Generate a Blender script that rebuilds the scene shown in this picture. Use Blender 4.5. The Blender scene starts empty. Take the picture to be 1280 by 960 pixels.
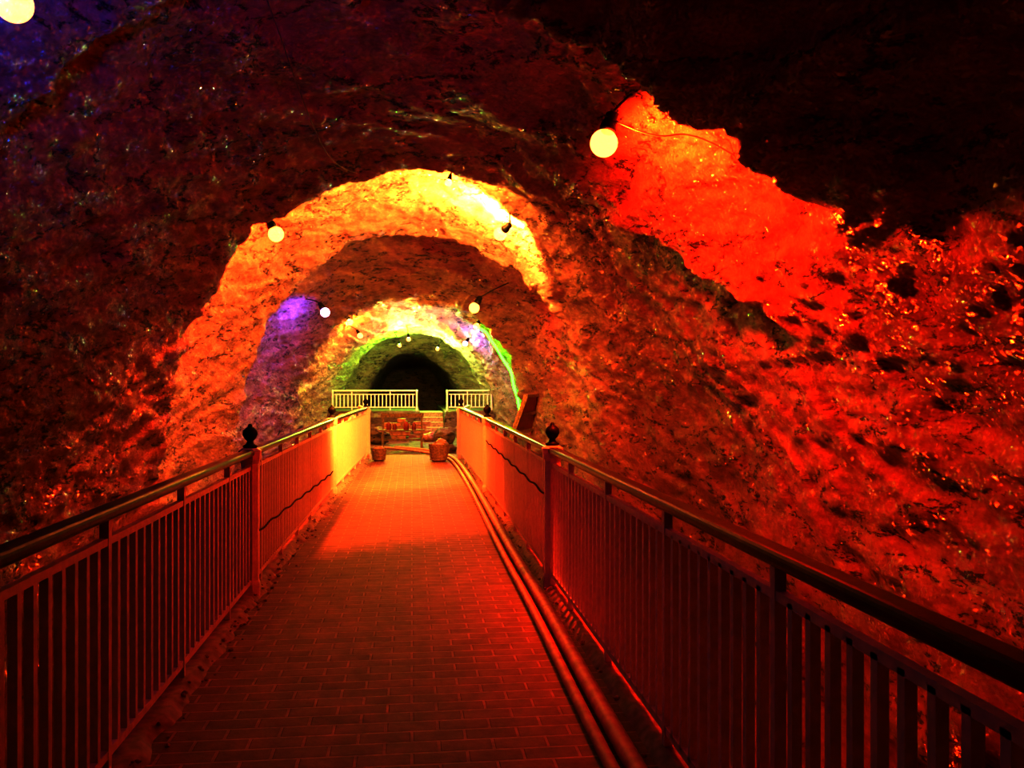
import bpy, bmesh, math, random
from mathutils import Vector, Matrix, noise
random.seed(7)
scene = bpy.context.scene
scene.view_settings.view_transform = 'Standard'
scene.view_settings.look = 'None'
scene.view_settings.gamma = 0.54
scene.view_settings.exposure = 1.55
COL = scene.collection

# ---------------------------------------------------------------- helpers
def link(o, parent=None):
    COL.objects.link(o)
    if parent is not None:
        o.parent = parent
    return o

def empty(name, loc=(0, 0, 0)):
    e = bpy.data.objects.new(name, None)
    e.location = loc
    e.empty_display_size = 0.1
    return link(e)

def mesh_obj(name, bm, mat=None, parent=None, smooth=False):
    me = bpy.data.meshes.new(name)
    bm.normal_update()
    bm.to_mesh(me)
    bm.free()
    if smooth:
        for p in me.polygons:
            p.use_smooth = True
    o = bpy.data.objects.new(name, me)
    if mat:
        me.materials.append(mat)
    return link(o, parent)

def box(bm, c, s, rot=None):
    m = Matrix.Translation(c)
    if rot is not None:
        m = m @ rot
    m = m @ Matrix.Diagonal((s[0], s[1], s[2], 1))
    bmesh.ops.create_cube(bm, size=1, matrix=m)

def beam(bm, a, b, w, h):
    a = Vector(a); b = Vector(b)
    d = b - a
    q = d.to_track_quat('Y', 'Z').to_matrix().to_4x4()
    m = Matrix.Translation((a + b) / 2) @ q @ Matrix.Diagonal((w, d.length, h, 1))
    bmesh.ops.create_cube(bm, size=1, matrix=m)

def lathe(bm, prof, centre, seg=20):
    rings = []
    for r, z in prof:
        rings.append([bm.verts.new((centre[0] + r * math.cos(2 * math.pi * i / seg),
                                    centre[1] + r * math.sin(2 * math.pi * i / seg),
                                    centre[2] + z)) for i in range(seg)])
    for a, b in zip(rings[:-1], rings[1:]):
        for i in range(seg):
            j = (i + 1) % seg
            bm.faces.new((a[i], a[j], b[j], b[i]))
    bm.faces.new(rings[0][::-1])
    bm.faces.new(rings[-1])

def curve_obj(name, pts, r, mat, parent=None):
    cu = bpy.data.curves.new(name, 'CURVE')
    cu.dimensions = '3D'
    cu.bevel_depth = r
    cu.bevel_resolution = 3
    cu.use_fill_caps = True
    sp = cu.splines.new('NURBS')
    sp.points.add(len(pts) - 1)
    for p, q in zip(sp.points, pts):
        p.co = (q[0], q[1], q[2], 1)
    sp.use_endpoint_u = True
    sp.order_u = 3
    sp.resolution_u = 6
    cu.materials.append(mat)
    o = bpy.data.objects.new(name, cu)
    return link(o, parent)

def lerp_table(tab, y):
    if y <= tab[0][0]:
        return tab[0][1:]
    for a, b in zip(tab[:-1], tab[1:]):
        if y <= b[0]:
            t = (y - a[0]) / (b[0] - a[0])
            t = t * t * (3 - 2 * t)
            return tuple(p + (q - p) * t for p, q in zip(a[1:], b[1:]))
    return tab[-1][1:]

def sstep(a, b, x):
    t = max(0.0, min(1.0, (x - a) / (b - a)))
    return t * t * (3 - 2 * t)

# ---------------------------------------------------------------- materials
def new_mat(name):
    m = bpy.data.materials.new(name)
    m.use_nodes = True
    nt = m.node_tree
    return m, nt, nt.nodes, nt.links, nt.nodes['Principled BSDF']

def simple_mat(name, col, rough=0.5, metal=0.0, bump=0.0, bscale=40, var=0.0, spec=0.5):
    m, nt, N, L, P = new_mat(name)
    P.inputs['Roughness'].default_value = rough
    P.inputs['Metallic'].default_value = metal
    P.inputs['Specular IOR Level'].default_value = spec
    tc = N.new('ShaderNodeTexCoord')
    nz = N.new('ShaderNodeTexNoise')
    nz.inputs['Scale'].default_value = bscale
    nz.inputs['Detail'].default_value = 5
    L.new(tc.outputs['Object'], nz.inputs['Vector'])
    rp = N.new('ShaderNodeValToRGB')
    rp.color_ramp.elements[0].position = 0.35
    rp.color_ramp.elements[1].position = 0.65
    rp.color_ramp.elements[0].color = (*[c * (1 - var) for c in col], 1)
    rp.color_ramp.elements[1].color = (*col, 1)
    L.new(nz.outputs['Fac'], rp.inputs['Fac'])
    L.new(rp.outputs['Color'], P.inputs['Base Color'])
    if bump:
        b = N.new('ShaderNodeBump')
        b.inputs['Strength'].default_value = bump
        b.inputs['Distance'].default_value = 0.01
        L.new(nz.outputs['Fac'], b.inputs['Height'])
        L.new(b.outputs['Normal'], P.inputs['Normal'])
    return m

def rock_mat(name, c0, c1, sparkle=0.12):
    m, nt, N, L, P = new_mat(name)
    tc = N.new('ShaderNodeTexCoord')
    V = tc.outputs['Object']
    mp = N.new('ShaderNodeMapping')
    mp.inputs['Rotation'].default_value = (0.5, 0.35, 0.3)
    mp.inputs['Scale'].default_value = (1.0, 1.0, 3.0)
    L.new(V, mp.inputs['Vector'])
    n1 = N.new('ShaderNodeTexNoise'); n1.inputs['Scale'].default_value = 1.3
    n1.inputs['Detail'].default_value = 9; n1.inputs['Roughness'].default_value = 0.65
    L.new(mp.outputs['Vector'], n1.inputs['Vector'])
    n2 = N.new('ShaderNodeTexNoise'); n2.inputs['Scale'].default_value = 7
    n2.inputs['Detail'].default_value = 9; n2.inputs['Roughness'].default_value = 0.78
    L.new(mp.outputs['Vector'], n2.inputs['Vector'])
    n3 = N.new('ShaderNodeTexNoise'); n3.inputs['Scale'].default_value = 38
    n3.inputs['Detail'].default_value = 6; n3.inputs['Roughness'].default_value = 0.85
    L.new(V, n3.inputs['Vector'])
    rp = N.new('ShaderNodeValToRGB')
    rp.color_ramp.elements[0].position = 0.37
    rp.color_ramp.elements[1].position = 0.56
    rp.color_ramp.elements[0].color = (*c0, 1)
    rp.color_ramp.elements[1].color = (*c1, 1)
    add = N.new('ShaderNodeMath'); add.operation = 'MULTIPLY_ADD'
    L.new(n2.outputs['Fac'], add.inputs[0]); add.inputs[1].default_value = 0.5
    m2 = N.new('ShaderNodeMath'); m2.operation = 'MULTIPLY'
    L.new(n1.outputs['Fac'], m2.inputs[0]); m2.inputs[1].default_value = 0.5
    L.new(m2.outputs[0], add.inputs[2])
    L.new(add.outputs[0], rp.inputs['Fac'])
    # broken hairline fissures along warped cell borders
    wv = N.new('ShaderNodeVectorMath'); wv.operation = 'MULTIPLY_ADD'
    L.new(n1.outputs['Color'], wv.inputs[0]); wv.inputs[1].default_value = (2.2, 2.2, 2.2)
    L.new(mp.outputs['Vector'], wv.inputs[2])
    ck = N.new('ShaderNodeTexVoronoi'); ck.feature = 'DISTANCE_TO_EDGE'; ck.inputs['Scale'].default_value = 0.7
    L.new(wv.outputs['Vector'], ck.inputs['Vector'])
    br = N.new('ShaderNodeMath'); br.operation = 'MULTIPLY_ADD'
    L.new(n2.outputs['Fac'], br.inputs[0]); br.inputs[1].default_value = 0.32; br.inputs[2].default_value = -0.155
    cr0 = N.new('ShaderNodeMath'); cr0.operation = 'ADD'
    L.new(ck.outputs['Distance'], cr0.inputs[0]); L.new(br.outputs[0], cr0.inputs[1])
    cr = N.new('ShaderNodeMapRange')
    cr.inputs['From Min'].default_value = 0.0; cr.inputs['From Max'].default_value = 0.02
    L.new(cr0.outputs[0], cr.inputs['Value'])
    mixc = N.new('ShaderNodeMix'); mixc.data_type = 'RGBA'; mixc.blend_type = 'MULTIPLY'
    mixc.inputs['Factor'].default_value = 0.85
    L.new(rp.outputs['Color'], mixc.inputs['A']); L.new(cr.outputs['Result'], mixc.inputs['B'])
    L.new(mixc.outputs['Result'], P.inputs['Base Color'])
    P.inputs['Roughness'].default_value = 0.6
    P.inputs['Specular IOR Level'].default_value = 0.3
    b0 = N.new('ShaderNodeBump'); b0.inputs['Strength'].default_value = 0.8; b0.inputs['Distance'].default_value = 0.03
    L.new(cr.outputs['Result'], b0.inputs['Height'])
    b1 = N.new('ShaderNodeBump'); b1.inputs['Strength'].default_value = 1.0; b1.inputs['Distance'].default_value = 0.09
    L.new(n2.outputs['Fac'], b1.inputs['Height'])
    L.new(b0.outputs['Normal'], b1.inputs['Normal'])
    b2 = N.new('ShaderNodeBump'); b2.inputs['Strength'].default_value = 1.0; b2.inputs['Distance'].default_value = 0.045
    L.new(n3.outputs['Fac'], b2.inputs['Height'])
    L.new(b1.outputs['Normal'], b2.inputs['Normal'])
    L.new(b2.outputs['Normal'], P.inputs['Normal'])
    # salt crystal facets: every small cell is tilted its own way and mirrors the lamps
    vo = N.new('ShaderNodeTexVoronoi'); vo.inputs['Scale'].default_value = 60
    L.new(V, vo.inputs['Vector'])
    sub = N.new('ShaderNodeVectorMath'); sub.operation = 'SUBTRACT'
    sub.inputs[1].default_value = (0.5, 0.5, 0.5)
    L.new(vo.outputs['Color'], sub.inputs[0])
    sc = N.new('ShaderNodeVectorMath'); sc.operation = 'SCALE'; sc.inputs['Scale'].default_value = 2.0
    L.new(sub.outputs['Vector'], sc.inputs[0])
    ad = N.new('ShaderNodeVectorMath'); ad.operation = 'ADD'
    L.new(sc.outputs['Vector'], ad.inputs[0]); L.new(b1.outputs['Normal'], ad.inputs[1])
    nm = N.new('ShaderNodeVectorMath'); nm.operation = 'NORMALIZE'
    L.new(ad.outputs['Vector'], nm.inputs[0])
    gl = N.new('ShaderNodeBsdfGlossy'); gl.inputs['Roughness'].default_value = 0.12
    gl.inputs['Color'].default_value = (0.95, 0.9, 0.9, 1)
    L.new(nm.outputs['Vector'], gl.inputs['Normal'])
    mx = N.new('ShaderNodeMixShader'); mx.inputs['Fac'].default_value = sparkle
    L.new(P.outputs['BSDF'], mx.inputs[1]); L.new(gl.outputs['BSDF'], mx.inputs[2])
    L.new(mx.outputs['Shader'], N['Material Output'].inputs['Surface'])
    return m

def paver_mat():
    m, nt, N, L, P = new_mat('brick_pavers')
    tc = N.new('ShaderNodeTexCoord')
    br = N.new('ShaderNodeTexBrick')
    br.inputs['Scale'].default_value = 1.0
    br.inputs['Brick Width'].default_value = 0.24
    br.inputs['Row Height'].default_value = 0.12
    br.inputs['Mortar Size'].default_value = 0.009
    br.inputs['Mortar Smooth'].default_value = 0.3
    br.inputs['Color1'].default_value = (0.46, 0.17, 0.12, 1)
    br.inputs['Color2'].default_value = (0.36, 0.12, 0.085, 1)
    br.inputs['Mortar'].default_value = (0.68, 0.29, 0.21, 1)
    L.new(tc.outputs['Object'], br.inputs['Vector'])
    nz = N.new('ShaderNodeTexNoise'); nz.inputs['Scale'].default_value = 6; nz.inputs['Detail'].default_value = 8
    nz.inputs['Roughness'].default_value = 0.75
    L.new(tc.outputs['Object'], nz.inputs['Vector'])
    mix = N.new('ShaderNodeMix'); mix.data_type = 'RGBA'; mix.blend_type = 'MULTIPLY'
    mix.inputs['Factor'].default_value = 0.75
    rp = N.new('ShaderNodeValToRGB')
    rp.color_ramp.elements[0].position = 0.32; rp.color_ramp.elements[0].color = (0.35, 0.35, 0.35, 1)
    rp.color_ramp.elements[1].position = 0.66; rp.color_ramp.elements[1].color = (1, 1, 1, 1)
    L.new(nz.outputs['Fac'], rp.inputs['Fac'])
    L.new(br.outputs['Color'], mix.inputs['A']); L.new(rp.outputs['Color'], mix.inputs['B'])
    L.new(mix.outputs['Result'], P.inputs['Base Color'])
    P.inputs['Roughness'].default_value = 0.7
    b = N.new('ShaderNodeBump'); b.inputs['Strength'].default_value = 0.7; b.inputs['Distance'].default_value = 0.01
    inv = N.new('ShaderNodeMath'); inv.operation = 'SUBTRACT'
    L.new(nz.outputs['Fac'], inv.inputs[0]); L.new(br.outputs['Fac'], inv.inputs[1])
    L.new(inv.outputs[0], b.inputs['Height'])
    L.new(b.outputs['Normal'], P.inputs['Normal'])
    return m

def glow_mat(name, col, strength, sample=False, glass=False):
    m = bpy.data.materials.new(name)
    m.use_nodes = True
    N = m.node_tree.nodes
    L = m.node_tree.links
    N.remove(N['Principled BSDF'])
    e = N.new('ShaderNodeEmission')
    e.inputs['Color'].default_value = (*col, 1)
    e.inputs['Strength'].default_value = strength
    if glass:       # thin frosted glass: the hot core shows through, the glass itself glows
        t = N.new('ShaderNodeBsdfTransparent')
        t.inputs['Color'].default_value = (.8, .8, .8, 1)
        a = N.new('ShaderNodeAddShader')
        L.new(t.outputs[0], a.inputs[0]); L.new(e.outputs[0], a.inputs[1])
        L.new(a.outputs[0], N['Material Output'].inputs['Surface'])
    else:
        L.new(e.outputs['Emission'], N['Material Output'].inputs['Surface'])
    if not sample:
        try: m.cycles.emission_sampling = 'NONE'
        except Exception: pass
    return m

ROCK = rock_mat('rock_salt', (0.22, 0.05, 0.05), (0.66, 0.24, 0.22), .19)
GROUND = rock_mat('rubble_ground', (0.2, 0.09, 0.06), (0.50, 0.27, 0.20), 0.05)
PAVER = paver_mat()
CONC = simple_mat('concrete_kerb', (0.55, 0.28, 0.22), 0.8, 0, 0.5, 18, 0.4)
PAINT = simple_mat('cream_paint', (0.95, 0.80, 0.74), 0.45, 0, 0.15, 30, 0.12)
DARKRAIL = simple_mat('dark_varnished_rail', (0.07, 0.016, 0.014), 0.3, 0, 0.1, 20, 0.5, 0.4)
BLACK = simple_mat('black_plastic', (0.02, 0.012, 0.012), 0.5, spec=.3)
SHADEBAND = simple_mat('shade_band_dark', (0.10, 0.03, 0.025), 0.9, spec=.05)  # dark tone of the strand that stands in for shade on the balusters
WIRE = simple_mat('wire_sheath', (0.10, 0.05, 0.04), 0.6)
PIPE = simple_mat('pipe_plastic', (0.60, 0.27, 0.22), 0.6, 0, 0.1, 12, 0.3)
WOOD = simple_mat('weathered_wood', (0.32, 0.16, 0.09), 0.7, 0, 0.4, 25, 0.5)
BRICK = simple_mat('salt_brick', (0.5, 0.2, 0.14), 0.5, 0, 0.4, 10, 0.4)
REDP = simple_mat('red_board_paint', (0.30, 0.04, 0.03), 0.5, 0, 0.2, 10, 0.3)

# ---------------------------------------------------------------- tunnel shape
TAB = [(-4, 3.5, 4.5), (4, 3.25, 4.25), (7, 3.2, 4.2), (10, 3.3, 4.4), (12, 3.35, 4.4), (16, 3.25, 4.3), (20, 3.15, 4.1), (27, 2.85, 3.6),
       (31.3, 2.6, 3.35), (32.8, 1.85, 2.7), (44, 1.8, 2.6)]
def asym(u, L, s, e=1.2):
    if u <= -L or u >= s:
        return 0.0
    if u <= 0:
        return (1 + u / L) ** e
    t = 1 - u / s
    return t * t * (3 - 2 * t)

def ridge1(deg):
    tab = [(0, 5.8), (28, 6.2), (40, 7.3), (58, 9.0), (75, 9.8), (90, 10.0), (130, 10.1), (180, 10.6)]
    return lerp_table(tab, deg)[0]

def tunnel_point(th, Y):
    """th: 0 = right springing, pi = left springing."""
    W, C = lerp_table(TAB, Y)
    deg = math.degrees(th)
    wob = 0.30 * noise.noise(Vector((deg * 0.045, 3.3, 0))) + 0.16 * noise.noise(Vector((deg * 0.15, 7.3, 0)))
    wob += 0.10 * noise.noise(Vector((deg * 0.5, 1.3, 0)))
    inn = 0.0
    inn += 0.46 * asym(Y - (5.0 + wob), 2.4, 0.35) * sstep(30, 50, deg) * (1 - 0.7 * sstep(85, 115, deg))
    a1 = 0.42 if deg > 65 else 0.30 + 0.12 * sstep(45, 65, deg)
    inn += a1 * asym(Y - (ridge1(deg) + wob), 3.4, 0.25) * sstep(20, 33, deg)
    inn += 0.42 * asym(Y - (14.2 - wob - 1.2 * sstep(90, 10, deg) + .6 * sstep(110, 170, deg)), 3.2, 0.30)
    inn += 0.55 * asym(Y - (19.6 + wob), 3.6, 0.35)
    inn += 0.22 * asym(Y - (23.0 - wob), 2.6, 0.30)
    inn += 0.30 * asym(Y - (26.5 + wob), 2.6, 0.30)
    inn += 0.20 * asym(Y - (29.5 + wob), 2.4, 0.30)
    cx, sx = math.cos(th), math.sin(th)
    x = W * (abs(cx) ** 0.92) * (1 if cx >= 0 else -1)
    z = C * (sx ** 0.95 if sx > 0 else 0)
    n = Vector((cx / W, 0, sx / C)).normalized()
    p = Vector((x, Y, z))
    q = Vector((p.x * 0.9 + 0.5 * p.z, p.y * 0.8, p.z * 1.6 - 0.6 * p.x))
    d = 0.10 * noise.fractal(q * 0.5, 1.0, 2.0, 3)
    s = (p.z * 1.1 - p.y * 0.55 + p.x * .5) * 1.5 + 1.2 * noise.noise(q * 0.5)
    fs = s - math.floor(s)
    d += 0.05 * (fs - .5 if fs < .88 else (.38 - (fs - .88) * 7.3))
    d += 0.034 * (noise.ridged_multi_fractal(q * 1.5 + Vector((9, 2, 4)), 0.85, 2.1, 6, 1.0, 2.0) - 1.0)
    f = noise.fractal(q * 4.5, 0.65, 2.1, 5)
    d += 0.026 * f
    return p - n * (inn + d), n

ys = []
y = -4.0
while y < 44:
    ys.append(y)
    y += 0.12 if y < 1.5 else (0.035 if y < 9 else (0.045 if y < 14 else (0.065 if y < 22 else (0.09 if y < 33 else 0.4))))
NT = 340
BOT = -1.25
def strip(name, i0, i1, side=None):
    bm = bmesh.new()
    grid = []
    for yy in ys:
        row = []
        if side == 'R':
            p0, _ = tunnel_point(0, yy)
            for k in range(14, 0, -1):
                z = BOT * k / 14
                w = 0.13 * noise.fractal(Vector((5, yy * 1.3, z * 2)), 0.9, 2, 4)
                row.append(bm.verts.new((p0.x - w * min(1, k / 4) - 0.0, yy, p0.z + z)))
        for i in range(i0, i1 + 1):
            p, _ = tunnel_point(math.pi * i / NT, yy)
            row.append(bm.verts.new(p))
        if side == 'L':
            p0, _ = tunnel_point(math.pi, yy)
            for k in range(1, 15):
                z = BOT * k / 14
                w = 0.13 * noise.fractal(Vector((-5, yy * 1.3, z * 2)), 0.9, 2, 4)
                row.append(bm.verts.new((p0.x + w * min(1, k / 4), yy, p0.z + z)))
        grid.append(row)
    for a, b in zip(grid[:-1], grid[1:]):
        for j in range(len(a) - 1):
            bm.faces.new((a[j], b[j], b[j + 1], a[j + 1]))
    return mesh_obj(name, bm, ROCK, smooth=True)
strip('wall_right', 0, 85, 'R')
strip('ceiling', 85, 255)
strip('wall_left', 255, 340, 'L')
bm = bmesh.new()
box(bm, (0, 44.1, 1.0), (5.5, 0.3, 5.0))
mesh_obj('wall_back', bm, ROCK)

# ---------------------------------------------------------------- floor
def floor_z(x, y):
    base = -0.95 + 0.95 * sstep(18.9, 20.2, y)
    n = 0.22 * noise.fractal(Vector((x * 0.9, y * 0.9, 0)), 0.9, 2, 5)
    if y > 19:
        n *= 0.35
        n -= 0.03
    if y > 34: base -= 0.3
    return base + n
bm = bmesh.new()
g = []
yy = -4.0
while yy < 44.2:
    g.append([bm.verts.new((x * 0.12, yy, floor_z(x * 0.12, yy))) for x in range(-32, 33)])
    yy += 0.12
for a, b in zip(g[:-1], g[1:]):
    for j in range(len(a) - 1):
        bm.faces.new((a[j], a[j + 1], b[j + 1], b[j]))
mesh_obj('floor', bm, GROUND, smooth=True)

# ---------------------------------------------------------------- walkway
wk = empty('walkway')
LX = [(-4, -1.24), (6.8, -1.21), (12.8, -1.14), (18.8, -0.97), (20.2, -0.95)]
def left_x(y): return lerp_table(LX, y)[0]
RX = 1.09
bm = bmesh.new()
prev = None
yy = -4.0
while yy <= 20.2:
    l = left_x(yy) - 0.10
    ring = [bm.verts.new(v) for v in ((l, yy, 0), (RX + 0.10, yy, 0), (RX + 0.10, yy, -0.2), (l, yy, -0.2))]
    if prev:
        for i in range(4):
            j = (i + 1) % 4
            bm.faces.new((prev[i], prev[j], ring[j], ring[i]))
    else:
        bm.faces.new(ring)
    prev = ring
    yy += 0.5
bm.faces.new(prev[::-1])
bmesh.ops.recalc_face_normals(bm, faces=bm.faces[:])
mesh_obj('deck', bm, PAVER, wk)
bm = bmesh.new()
for side in (0, 1):
    prev = None
    yy = -4.0
    while yy <= 19.9:
        if side == 0:
            xo = left_x(yy) - 0.10
            xi = left_x(yy) + 0.09 + 0.05 * noise.fractal(Vector((0, yy * 4, 0)), 0.8, 2, 4)
        else:
            xo = RX + 0.10; xi = RX - 0.07
        h = 0.045 + 0.012 * noise.noise(Vector((side * 9, yy * 5, 0)))
        ring = [bm.verts.new(v) for v in ((xo, yy, -0.01), (xo, yy, h), ((xo + xi * 3) / 4, yy, h), (xi, yy, -0.002))]
        if prev:
            for i in range(3):
                bm.faces.new((prev[i], prev[i + 1], ring[i + 1], ring[i]))
        prev = ring
        yy += 0.06
bmesh.ops.recalc_face_normals(bm, faces=bm.faces[:])
mesh_obj('kerbs', bm, CONC, wk, True)
bm = bmesh.new()
for py in (0.8, 6.8, 12.8, 18.3):
    box(bm, (-0.05, py, -0.72), (1.9, 0.5, 1.06))
mesh_obj('piers', bm, CONC, wk)

def rock_lump(bm, c, r, seed, flat=0.7):
    res = bmesh.ops.create_icosphere(bm, subdivisions=2, radius=1)
    for v in res['verts']:
        n = 1 + 0.45 * noise.noise(v.co * 1.6 + Vector((seed * 3.1, seed, 0)))
        v.co = Vector((v.co.x * r * n, v.co.y * r * n, v.co.z * r * n * flat)) + Vector(c)

bm = bmesh.new()
for i in range(300):
    yv = random.uniform(2.4, 17.8)
    if random.random() < 0.7:
        x = left_x(yv) + 0.04 + abs(random.gauss(0, 0.06))
    else:
        x = 1.03 - abs(random.gauss(0, 0.02))
    r = random.uniform(0.005, 0.016)
    rock_lump(bm, (x, yv, r * 0.5 + (0.03 if abs(x - left_x(yv)) < 0.09 or x > 1.0 else 0.0)), r, i)
mesh_obj('gravel', bm, CONC, wk)

# ---------------------------------------------------------------- railings
def post_profile(bm, x, y, z0, h, w):
    pr = [(w * .72, 0), (w * .72, .10), (w * .62, .13), (w * .62, h - .12), (w * .74, h - .09), (w * .80, h - .02), (w * .5, h)]
    rings = []
    for r, z in pr:
        ring = []
        for i in range(8):
            a = math.pi / 8 + i * math.pi / 4
            k = r / math.cos(math.pi / 8)
            ring.append(bm.verts.new((x + k * math.cos(a), y + k * math.sin(a), z0 + z)))
        rings.append(ring)
    for a, b in zip(rings[:-1], rings[1:]):
        for i in range(8):
            j = (i + 1) % 8
            bm.faces.new((a[i], a[j], b[j], b[i]))
    bm.faces.new(rings[0][::-1]); bm.faces.new(rings[-1])

def railing(points, z0=0.0, H=1.12, spacing=0.115, pw=0.10, finial=True, name='railing', rail=DARKRAIL, bw=0.03, tight=(), shade_band=None):
    root = empty(name, (0, 0, 0))
    bmP = bmesh.new(); bmF = bmesh.new(); bmB = bmesh.new(); bmH = bmesh.new()
    for i, (x, y) in enumerate(points):
        post_profile(bmP, x, y, z0, H, pw)
        if finial:
            lathe(bmF, [(.05, 0), (.055, .015), (.03, .03), (.022, .05), (.042, .07), (.056, .10), (.052, .13), (.032, .15), (.016, .158), (.018, .168), (.008, .18)],
                  (x, y, z0 + H), 18)
    for si, (a, b) in enumerate(zip(points[:-1], points[1:])):
        A = Vector((a[0], a[1], 0)); B = Vector((b[0], b[1], 0))
        Lh = (B - A).length
        d = (B - A) / Lh
        A2 = A + d * 0.05; B2 = B - d * 0.05
        beam(bmH, A2 + Vector((0, 0, z0 + H - .035)), B2 + Vector((0, 0, z0 + H - .035)), .085, .05)
        beam(bmB, A2 + Vector((0, 0, z0 + H - .15)), B2 + Vector((0, 0, z0 + H - .15)), .03, .03)
        beam(bmB, A2 + Vector((0, 0, z0 + .12)), B2 + Vector((0, 0, z0 + .12)), .03, .035)
        n = int(Lh / (.075 if si in tight else spacing))
        k = 14 if si in tight else 10
        q = Matrix.Rotation(math.atan2(d.y, d.x), 4, 'Z')
        for i in range(1, n):
            c = A + d * (Lh * i / n)
            if i % k == 5:
                box(bmB, c + Vector((0, 0, z0 + (H - .04) / 2 + 0.01)), (.036, .036, H - .07), q)
            else:
                box(bmB, c + Vector((0, 0, z0 + .12 + (H - .27) / 2)), (bw, bw, H - .27), q)
    mesh_obj('posts', bmP, PAINT, root)
    if finial: mesh_obj('finials', bmF, BLACK, root, True)
    else: bmF.free()
    mesh_obj('balusters', bmB, PAINT, root)
    h = mesh_obj('handrail', bmH, rail, root)
    bv = h.modifiers.new('bevel', 'BEVEL'); bv.width = 0.018; bv.segments = 3
    if shade_band:  # made-up dark strand, drawn in place of the shadow band across the bars
        side, y0, y1, za, zb = shade_band
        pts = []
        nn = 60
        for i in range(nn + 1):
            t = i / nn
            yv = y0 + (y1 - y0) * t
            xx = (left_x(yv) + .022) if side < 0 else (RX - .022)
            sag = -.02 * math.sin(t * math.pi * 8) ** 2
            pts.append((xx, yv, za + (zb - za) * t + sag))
        curve_obj('shade_band_strand', pts, .008, SHADEBAND, root)
    return root
L = [(left_x(-3.5), -3.5), (left_x(.8), .8), (-1.21, 6.8), (-1.14, 12.8), (-.97, 18.8)]
R = [(RX, -3.5), (RX, .8), (RX, 6.8), (RX, 12.8), (RX - .05, 18.8)]
railing(L, tight=(2, 3), shade_band=(-1, 6.9, 12.7, .47, .36))
railing(R, tight=(2, 3), shade_band=(1, 6.9, 12.7, .72, .78))

# ---------------------------------------------------------------- pipes on the walkway
def pipe_pts(x0, z, dx=0):
    return [(x0 - .02, -3.5, z), (x0, 2, z), (x0 + .0, 4, z), (x0 + .03, 6, z), (x0 + .02, 8, z), (x0 + .05, 11, z), (x0 + .06, 14, z),
            (x0 + .04, 17, z), (x0 - .05, 19.0, z), (x0 - .5 - dx, 20.6, z + .02), (x0 - 1.3 - dx, 21.3 + dx, z + .03)]
curve_obj('water_pipe', pipe_pts(0.90, 0.045), 0.042, PIPE)
curve_obj('water_pipe', pipe_pts(0.81, 0.032, .2), 0.030, PIPE)

# ---------------------------------------------------------------- far end
bm = bmesh.new()
ledge_z = .75
def wallrock(x0, x1, y0, y1, z1):
    nx = int((x1 - x0) / .1) + 1
    rows = []
    prof = [(y0, -0.2), (y0, .15), (y0 + .02, .35), (y0, .55), (y0 + .04, z1 - .03), (y0 + .1, z1), ((y0 + y1) / 2, z1), (y1, z1)]
    for i in range(nx):
        x = x0 + (x1 - x0) * i / (nx - 1)
        rows.append([bm.verts.new((x, py + .12 * noise.fractal(Vector((x * 3, 0, pz * 3)), .9, 2, 3), pz)) for py, pz in prof])
    for a, b in zip(rows[:-1], rows[1:]):
        for j in range(len(prof) - 1):
            bm.faces.new((a[j], b[j], b[j + 1], a[j + 1]))
    bm.faces.new(rows[0][::-1] + [bm.verts.new((x0, y1, -.2))])
    bm.faces.new(rows[-1] + [bm.verts.new((x1, y1, -.2))])
wallrock(-3.0, .24, 28, 36, ledge_z)
wallrock(1.02, 3.0, 28, 36, ledge_z)
bmesh.ops.recalc_face_normals(bm, faces=bm.faces[:])
mesh_obj('floor_ledge', bm, GROUND)
bm = bmesh.new()
for i in range(5):
    box(bm, (.63, 27.75 + .32 * i + .8, .075 + .15 * i - .075), (.74, 1.9, .15))
mesh_obj('stone_steps', bm, CONC)
railing([(-2.5, 28.3), (.15, 28.3)], ledge_z - .01, .68, .12, .05, False, rail=PAINT, bw=.035)
railing([(1.12, 28.3), (2.55, 28.3)], ledge_z - .01, .68, .12, .05, False, rail=PAINT, bw=.035)
railing([(-.97, 20.0), (-1.35, 23.2)], 0, 1.05, .12, .06, False, rail=PAINT, bw=.035)
railing([(1.05, 20.0), (1.5, 23.4)], 0, 1.05, .12, .06, False, rail=PAINT, bw=.035)

def salt_wall(x0, x1, y, rows, name='salt_brick_wall'):
    bm = bmesh.new()
    n = int((x1 - x0) / .26)
    for r in range(rows):
        for i in range(n):
            if r == rows - 1 and random.random() < .35: continue
            off = .13 if r % 2 else 0
            box(bm, (x0 + .13 + i * .26 + off, y + random.uniform(-.015, .015), .06 + r * .125), (.25, .13, .115))
    o = mesh_obj(name, bm, BRICK)
    b = o.modifiers.new('b', 'BEVEL'); b.width = .01; b.segments = 2
salt_wall(-.95, -.1, 25.3, 5)
salt_wall(-.1, .5, 26.2, 4)
def boulder(name, c, r, seed, mat=GROUND):
    bm = bmesh.new()
    res = bmesh.ops.create_icosphere(bm, subdivisions=4, radius=1)
    for v in res['verts']:
        k = 1 + .35 * noise.fractal(v.co * 1.2 + Vector((seed, 0, 0)), .9, 2, 4)
        v.co = v.co * k * r
        v.co.z *= .75
    mn = min(v.co.z for v in res['verts'])
    for v in res['verts']: v.co += Vector((c[0], c[1], c[2] - mn - .04))
    mesh_obj(name, bm, mat, smooth=True)
for i, (x, yv, r) in enumerate([(.75, 22.2, .18), (.9, 24.2, .3), (-.9, 24.0, .3),
                                (.5, 24.9, .2), (-.3, 26.9, .28), (1.7, 25.5, .45), (-1.9, 25.3, .5), (-.78, 21.3, .12), (.95, 21.2, .14)]):
    boulder('salt_boulder', (x, yv, -.03), r, i * 3.7, BRICK if i % 3 == 0 else GROUND)

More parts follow.
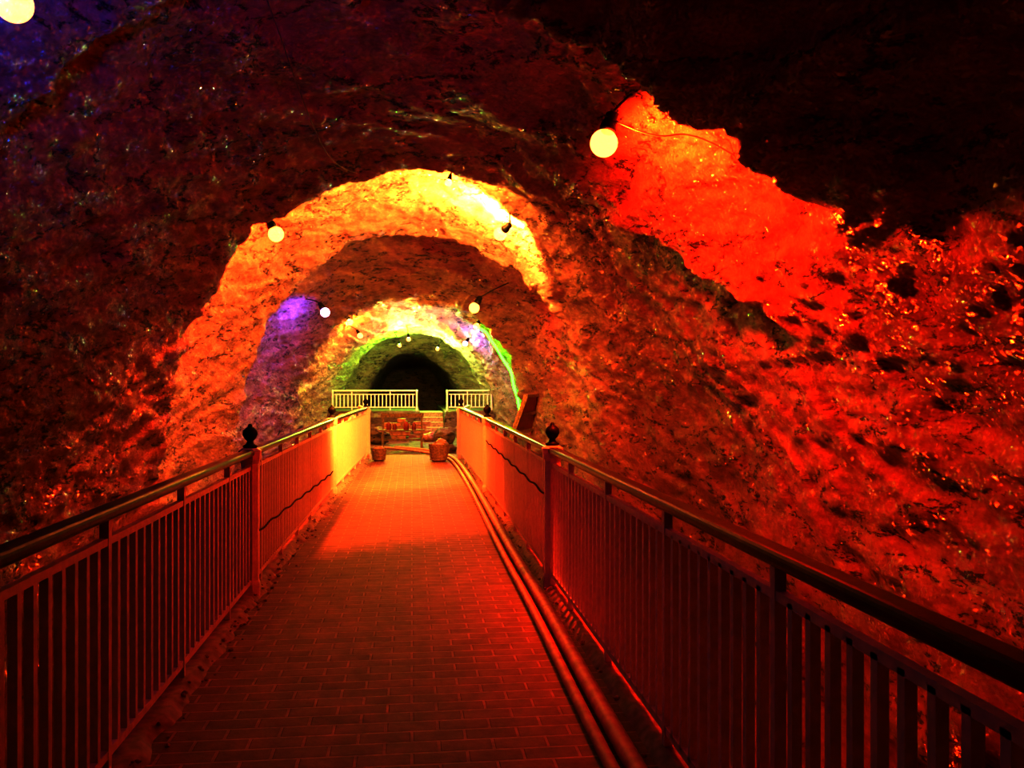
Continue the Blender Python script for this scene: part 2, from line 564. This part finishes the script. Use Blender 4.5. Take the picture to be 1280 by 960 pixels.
# low bench with a few red tins on it
root = empty('low_bench', (-.25, 23.0, 0))
bm = bmesh.new()
for k in range(3):
    box(bm, (0, -.13 + .13 * k, .40), (1.15, .11, .035))
for sx_ in (-.5, .5):
    for sy_ in (-.15, .15):
        box(bm, (sx_, sy_, .17), (.06, .06, .44))
    box(bm, (sx_, 0, .35), (.05, .32, .05))
box(bm, (0, 0, .15), (1.0, .04, .05))
for sx_ in (-.5, .5):
    box(bm, (sx_, .18, .62), (.05, .04, .45))
box(bm, (0, .19, .78), (1.1, .03, .10))
mesh_obj('seat_and_legs', bm, WOOD, root)
bm = bmesh.new()
for (tx, ty, s) in ((-.35, 0, 1), (-.2, .05, .8), (.1, -.03, 1.1), (.3, .04, .9)):
    lathe(bm, [(.055 * s, 0), (.06 * s, .01), (.06 * s, .15 * s), (.05 * s, .165 * s), (.03 * s, .17 * s), (.03 * s, .2 * s)], (tx, ty, .418), 16)
mesh_obj('tins', bm, REDP, root, True)

def basket(x, y, s=1):
    root = empty('wicker_basket')
    bm = bmesh.new()
    lathe(bm, [(.13 * s, 0), (.17 * s, .05), (.20 * s, .30 * s), (.215 * s, .36 * s), (.20 * s, .36 * s), (.185 * s, .30 * s), (.15 * s, .08)], (x, y, .003), 24)
    mesh_obj('body', bm, WOOD, root)
    bm = bmesh.new()
    for k in range(6):
        z = .05 + k * .055 * s
        r = (.172 + .03 * k / 5) * s + .004
        for i in range(24):
            a = 2 * math.pi * i / 24; b2 = 2 * math.pi * (i + 1) / 24
            beam(bm, (x + r * math.cos(a), y + r * math.sin(a), z), (x + r * math.cos(b2), y + r * math.sin(b2), z), .016, .02)
    mesh_obj('weave', bm, WOOD, root)
    bm = bmesh.new()
    for i in range(6):
        rock_lump(bm, (x + random.uniform(-.08, .08), y + random.uniform(-.08, .08), .33 * s), .07, i + x)
    mesh_obj('salt_lumps', bm, BRICK, root)
basket(.55, 18.2)
basket(-.68, 18.4, .75)

# framed board propped on legs beside the walkway
root = empty('leaning_sign_board')
bl, tl, tr, br_ = Vector((1.80, 15.8, .70)), Vector((2.06, 15.9, 1.38)), Vector((2.44, 17.0, 1.38)), Vector((2.32, 16.9, .72))
bm = bmesh.new()
for a, b in ((bl, tl), (tl, tr), (tr, br_), (br_, bl), (bl.lerp(tl, .5), br_.lerp(tr, .5))):
    beam(bm, a, b, .06, .06)
beam(bm, bl, bl + (bl - tl) * 2.2, .05, .05)
beam(bm, br_, br_ + (br_ - tr) * 2.25, .05, .05)
mesh_obj('frame', bm, WOOD, root)
bm = bmesh.new()
vs = [bm.verts.new(v) for v in (bl, tl, tr, br_)]
nn = (tl - bl).cross(tr - tl).normalized() * .02
vs2 = [bm.verts.new(v.co + nn) for v in vs]
bm.faces.new(vs); bm.faces.new(vs2[::-1])
for i in range(4):
    j = (i + 1) % 4
    bm.faces.new((vs[j], vs[i], vs2[i], vs2[j]))
bmesh.ops.recalc_face_normals(bm, faces=bm.faces[:])
mesh_obj('panel', bm, REDP, root)

# ---------------------------------------------------------------- lamps
def nearest_rock(pt):
    best = None
    for iy in range(-8, 9):
        yv = pt.y + iy * .1
        for i in range(0, 61):
            p, _ = tunnel_point(math.pi * (5 + 170 * i / 60) / 180, yv)
            dd = (p - pt).length + .25 * max(0, pt.z - p.z)
            if best is None or dd < best[0]:
                best = (dd, p)
    return best[1]

K = 0.45
HOT = glow_mat('frosted_glass', (1.0, .38, .09), 1.0, glass=True)
HOTB = glow_mat('frosted_glass_violet', (.85, .6, 1.0), 1.0, glass=True)
def bulb(x, y, z, col, power, r=.075, aim=None, cone=165, hot=HOT, sock=None, blend=.5):
    root = empty('light_bulb', (x, y, z))
    anchor = nearest_rock(Vector((x, y, z))) - Vector((x, y, z))
    sd = Vector(sock).normalized() if sock else (anchor.normalized() + Vector((0, 0, .8))).normalized()
    rot = sd.to_track_quat('Z', 'Y').to_matrix().to_4x4()
    bm = bmesh.new()
    bmesh.ops.create_uvsphere(bm, u_segments=24, v_segments=16, radius=r)
    mesh_obj('globe', bm, hot, root, True)
    if aim:
        ld = bpy.data.lights.new('lamp', 'SPOT')
        ld.spot_size = math.radians(cone); ld.spot_blend = blend
    else:
        ld = bpy.data.lights.new('lamp', 'POINT')
    ld.energy = power * K; ld.color = col
    ld.shadow_soft_size = r * .72
    lo = bpy.data.objects.new('lamp', ld)
    link(lo, root)
    if aim:
        lo.rotation_euler = Vector(aim).to_track_quat('-Z', 'Y').to_euler()
    bm = bmesh.new()
    s = r / .075
    lathe(bm, [(.040 * s, .066 * s), (.048 * s, .080 * s), (.044 * s, .12 * s), (.036 * s, .125 * s), (.036 * s, .17 * s), (.015 * s, .19 * s)], (0, 0, 0), 16)
    o = mesh_obj('socket', bm, BLACK, root, True)
    o.matrix_local = rot
    v = rot @ Vector((0, 0, .18 * s))
    end = anchor * 1.08
    mid = (v + end) / 2 + Vector((0, 0, .03))
    curve_obj('bracket', [tuple(v), tuple(mid), tuple(end)], .010, BLACK, root)

ORANGE = (1.0, .11, .018)
YEL = (1.0, .58, .07)
BLUE = (.012, .08, 1.0)
bulb(1.346, 6.1, 3.30, (1, .075, .008), 1250, .098, aim=(.9, .1, -.45), cone=178)
bulb(-1.65, 11.0, 3.43, ORANGE, 1000, .095, aim=(-.4, .62, -.66), cone=180, blend=.15)
bulb(1.19, 11.9, 3.64, (1, .62, .12), 2100, .09, aim=(-.45, .75, .25), cone=168, sock=(.5, -.6, .45), blend=.3)
bulb(.45, 10.95, 4.10, (1, .56, .09), 520, .045, aim=(-.1, .8, .1), cone=175, blend=.3)  # added lamp, tucked behind the ridge crest to brighten the yellow ceiling
bulb(-1.53, 3.6, 3.07, BLUE, 170, .070, aim=(-.3, .4, .8), cone=165)
bulb(-1.64, 17.0, 2.96, (.10, .08, 1.0), 280, .09, aim=(-1, .3, -.5), cone=155, hot=HOTB)
bulb(1.16, 16.5, 3.03, (1, .08, .01), 250, .10, aim=(.1, -.3, -.95), cone=178)
bulb(-1.45, 21.0, 3.05, YEL, 300, .075)
bulb(-1.39, 24.0, 2.90, (1, .38, .04), 250, .075)
bulb(1.50, 20.6, 2.95, (1, .42, .04), 120, .075)
bulb(1.50, 25.0, 2.75, (.3, .3, 1), 120, .075, hot=HOTB)
bulb(-.10, 26.2, 2.92, (.9, .8, .3), 300, .065)
bulb(-.4, 28.8, 2.85, (.14, 1, .05), 650, .06)
bulb(.83, 29.0, 2.75, (.35, .9, .3), 500, .06)

rope = []
for i in range(13):
    t = i / 12
    th = math.radians(11 + 43 * t)
    p, n = tunnel_point(th, 22.3)
    rope.append(tuple(p - n * (.10 + .02 * math.sin(i * 2.1))))
curve_obj('rope_light', rope, .032, glow_mat('green_rope', (.02, 1.0, .012), 12, True))

curve_obj('overhead_wire', [(-1.53, 3.6, 3.9), (-.9, 4.3, 3.95), (-.80, 5.0, 3.75), (-.78, 6.5, 3.62), (-.755, 8.5, 3.65), (-.6, 9.7, 3.9)], .004, WIRE)
curve_obj('overhead_wire', [(1.346, 6.1, 3.5), (1.65, 6.0, 3.30), (1.95, 5.9, 3.36), (2.2, 5.7, 3.1)], .005, WIRE)

# ---------------------------------------------------------------- world + camera
w = bpy.data.worlds.new('world'); scene.world = w
w.use_nodes = True
w.node_tree.nodes['Background'].inputs['Color'].default_value = (0, 0, 0, 1)
w.node_tree.nodes['Background'].inputs['Strength'].default_value = .0
cam = bpy.data.cameras.new('camera')
cam.sensor_width = 36
cam.lens = 36 * 1100 / 1280
co = bpy.data.objects.new('camera', cam)
co.location = (0, 0, 1.6)
co.rotation_euler = (math.radians(90), 0, math.radians(-6.48))
link(co)
scene.camera = co
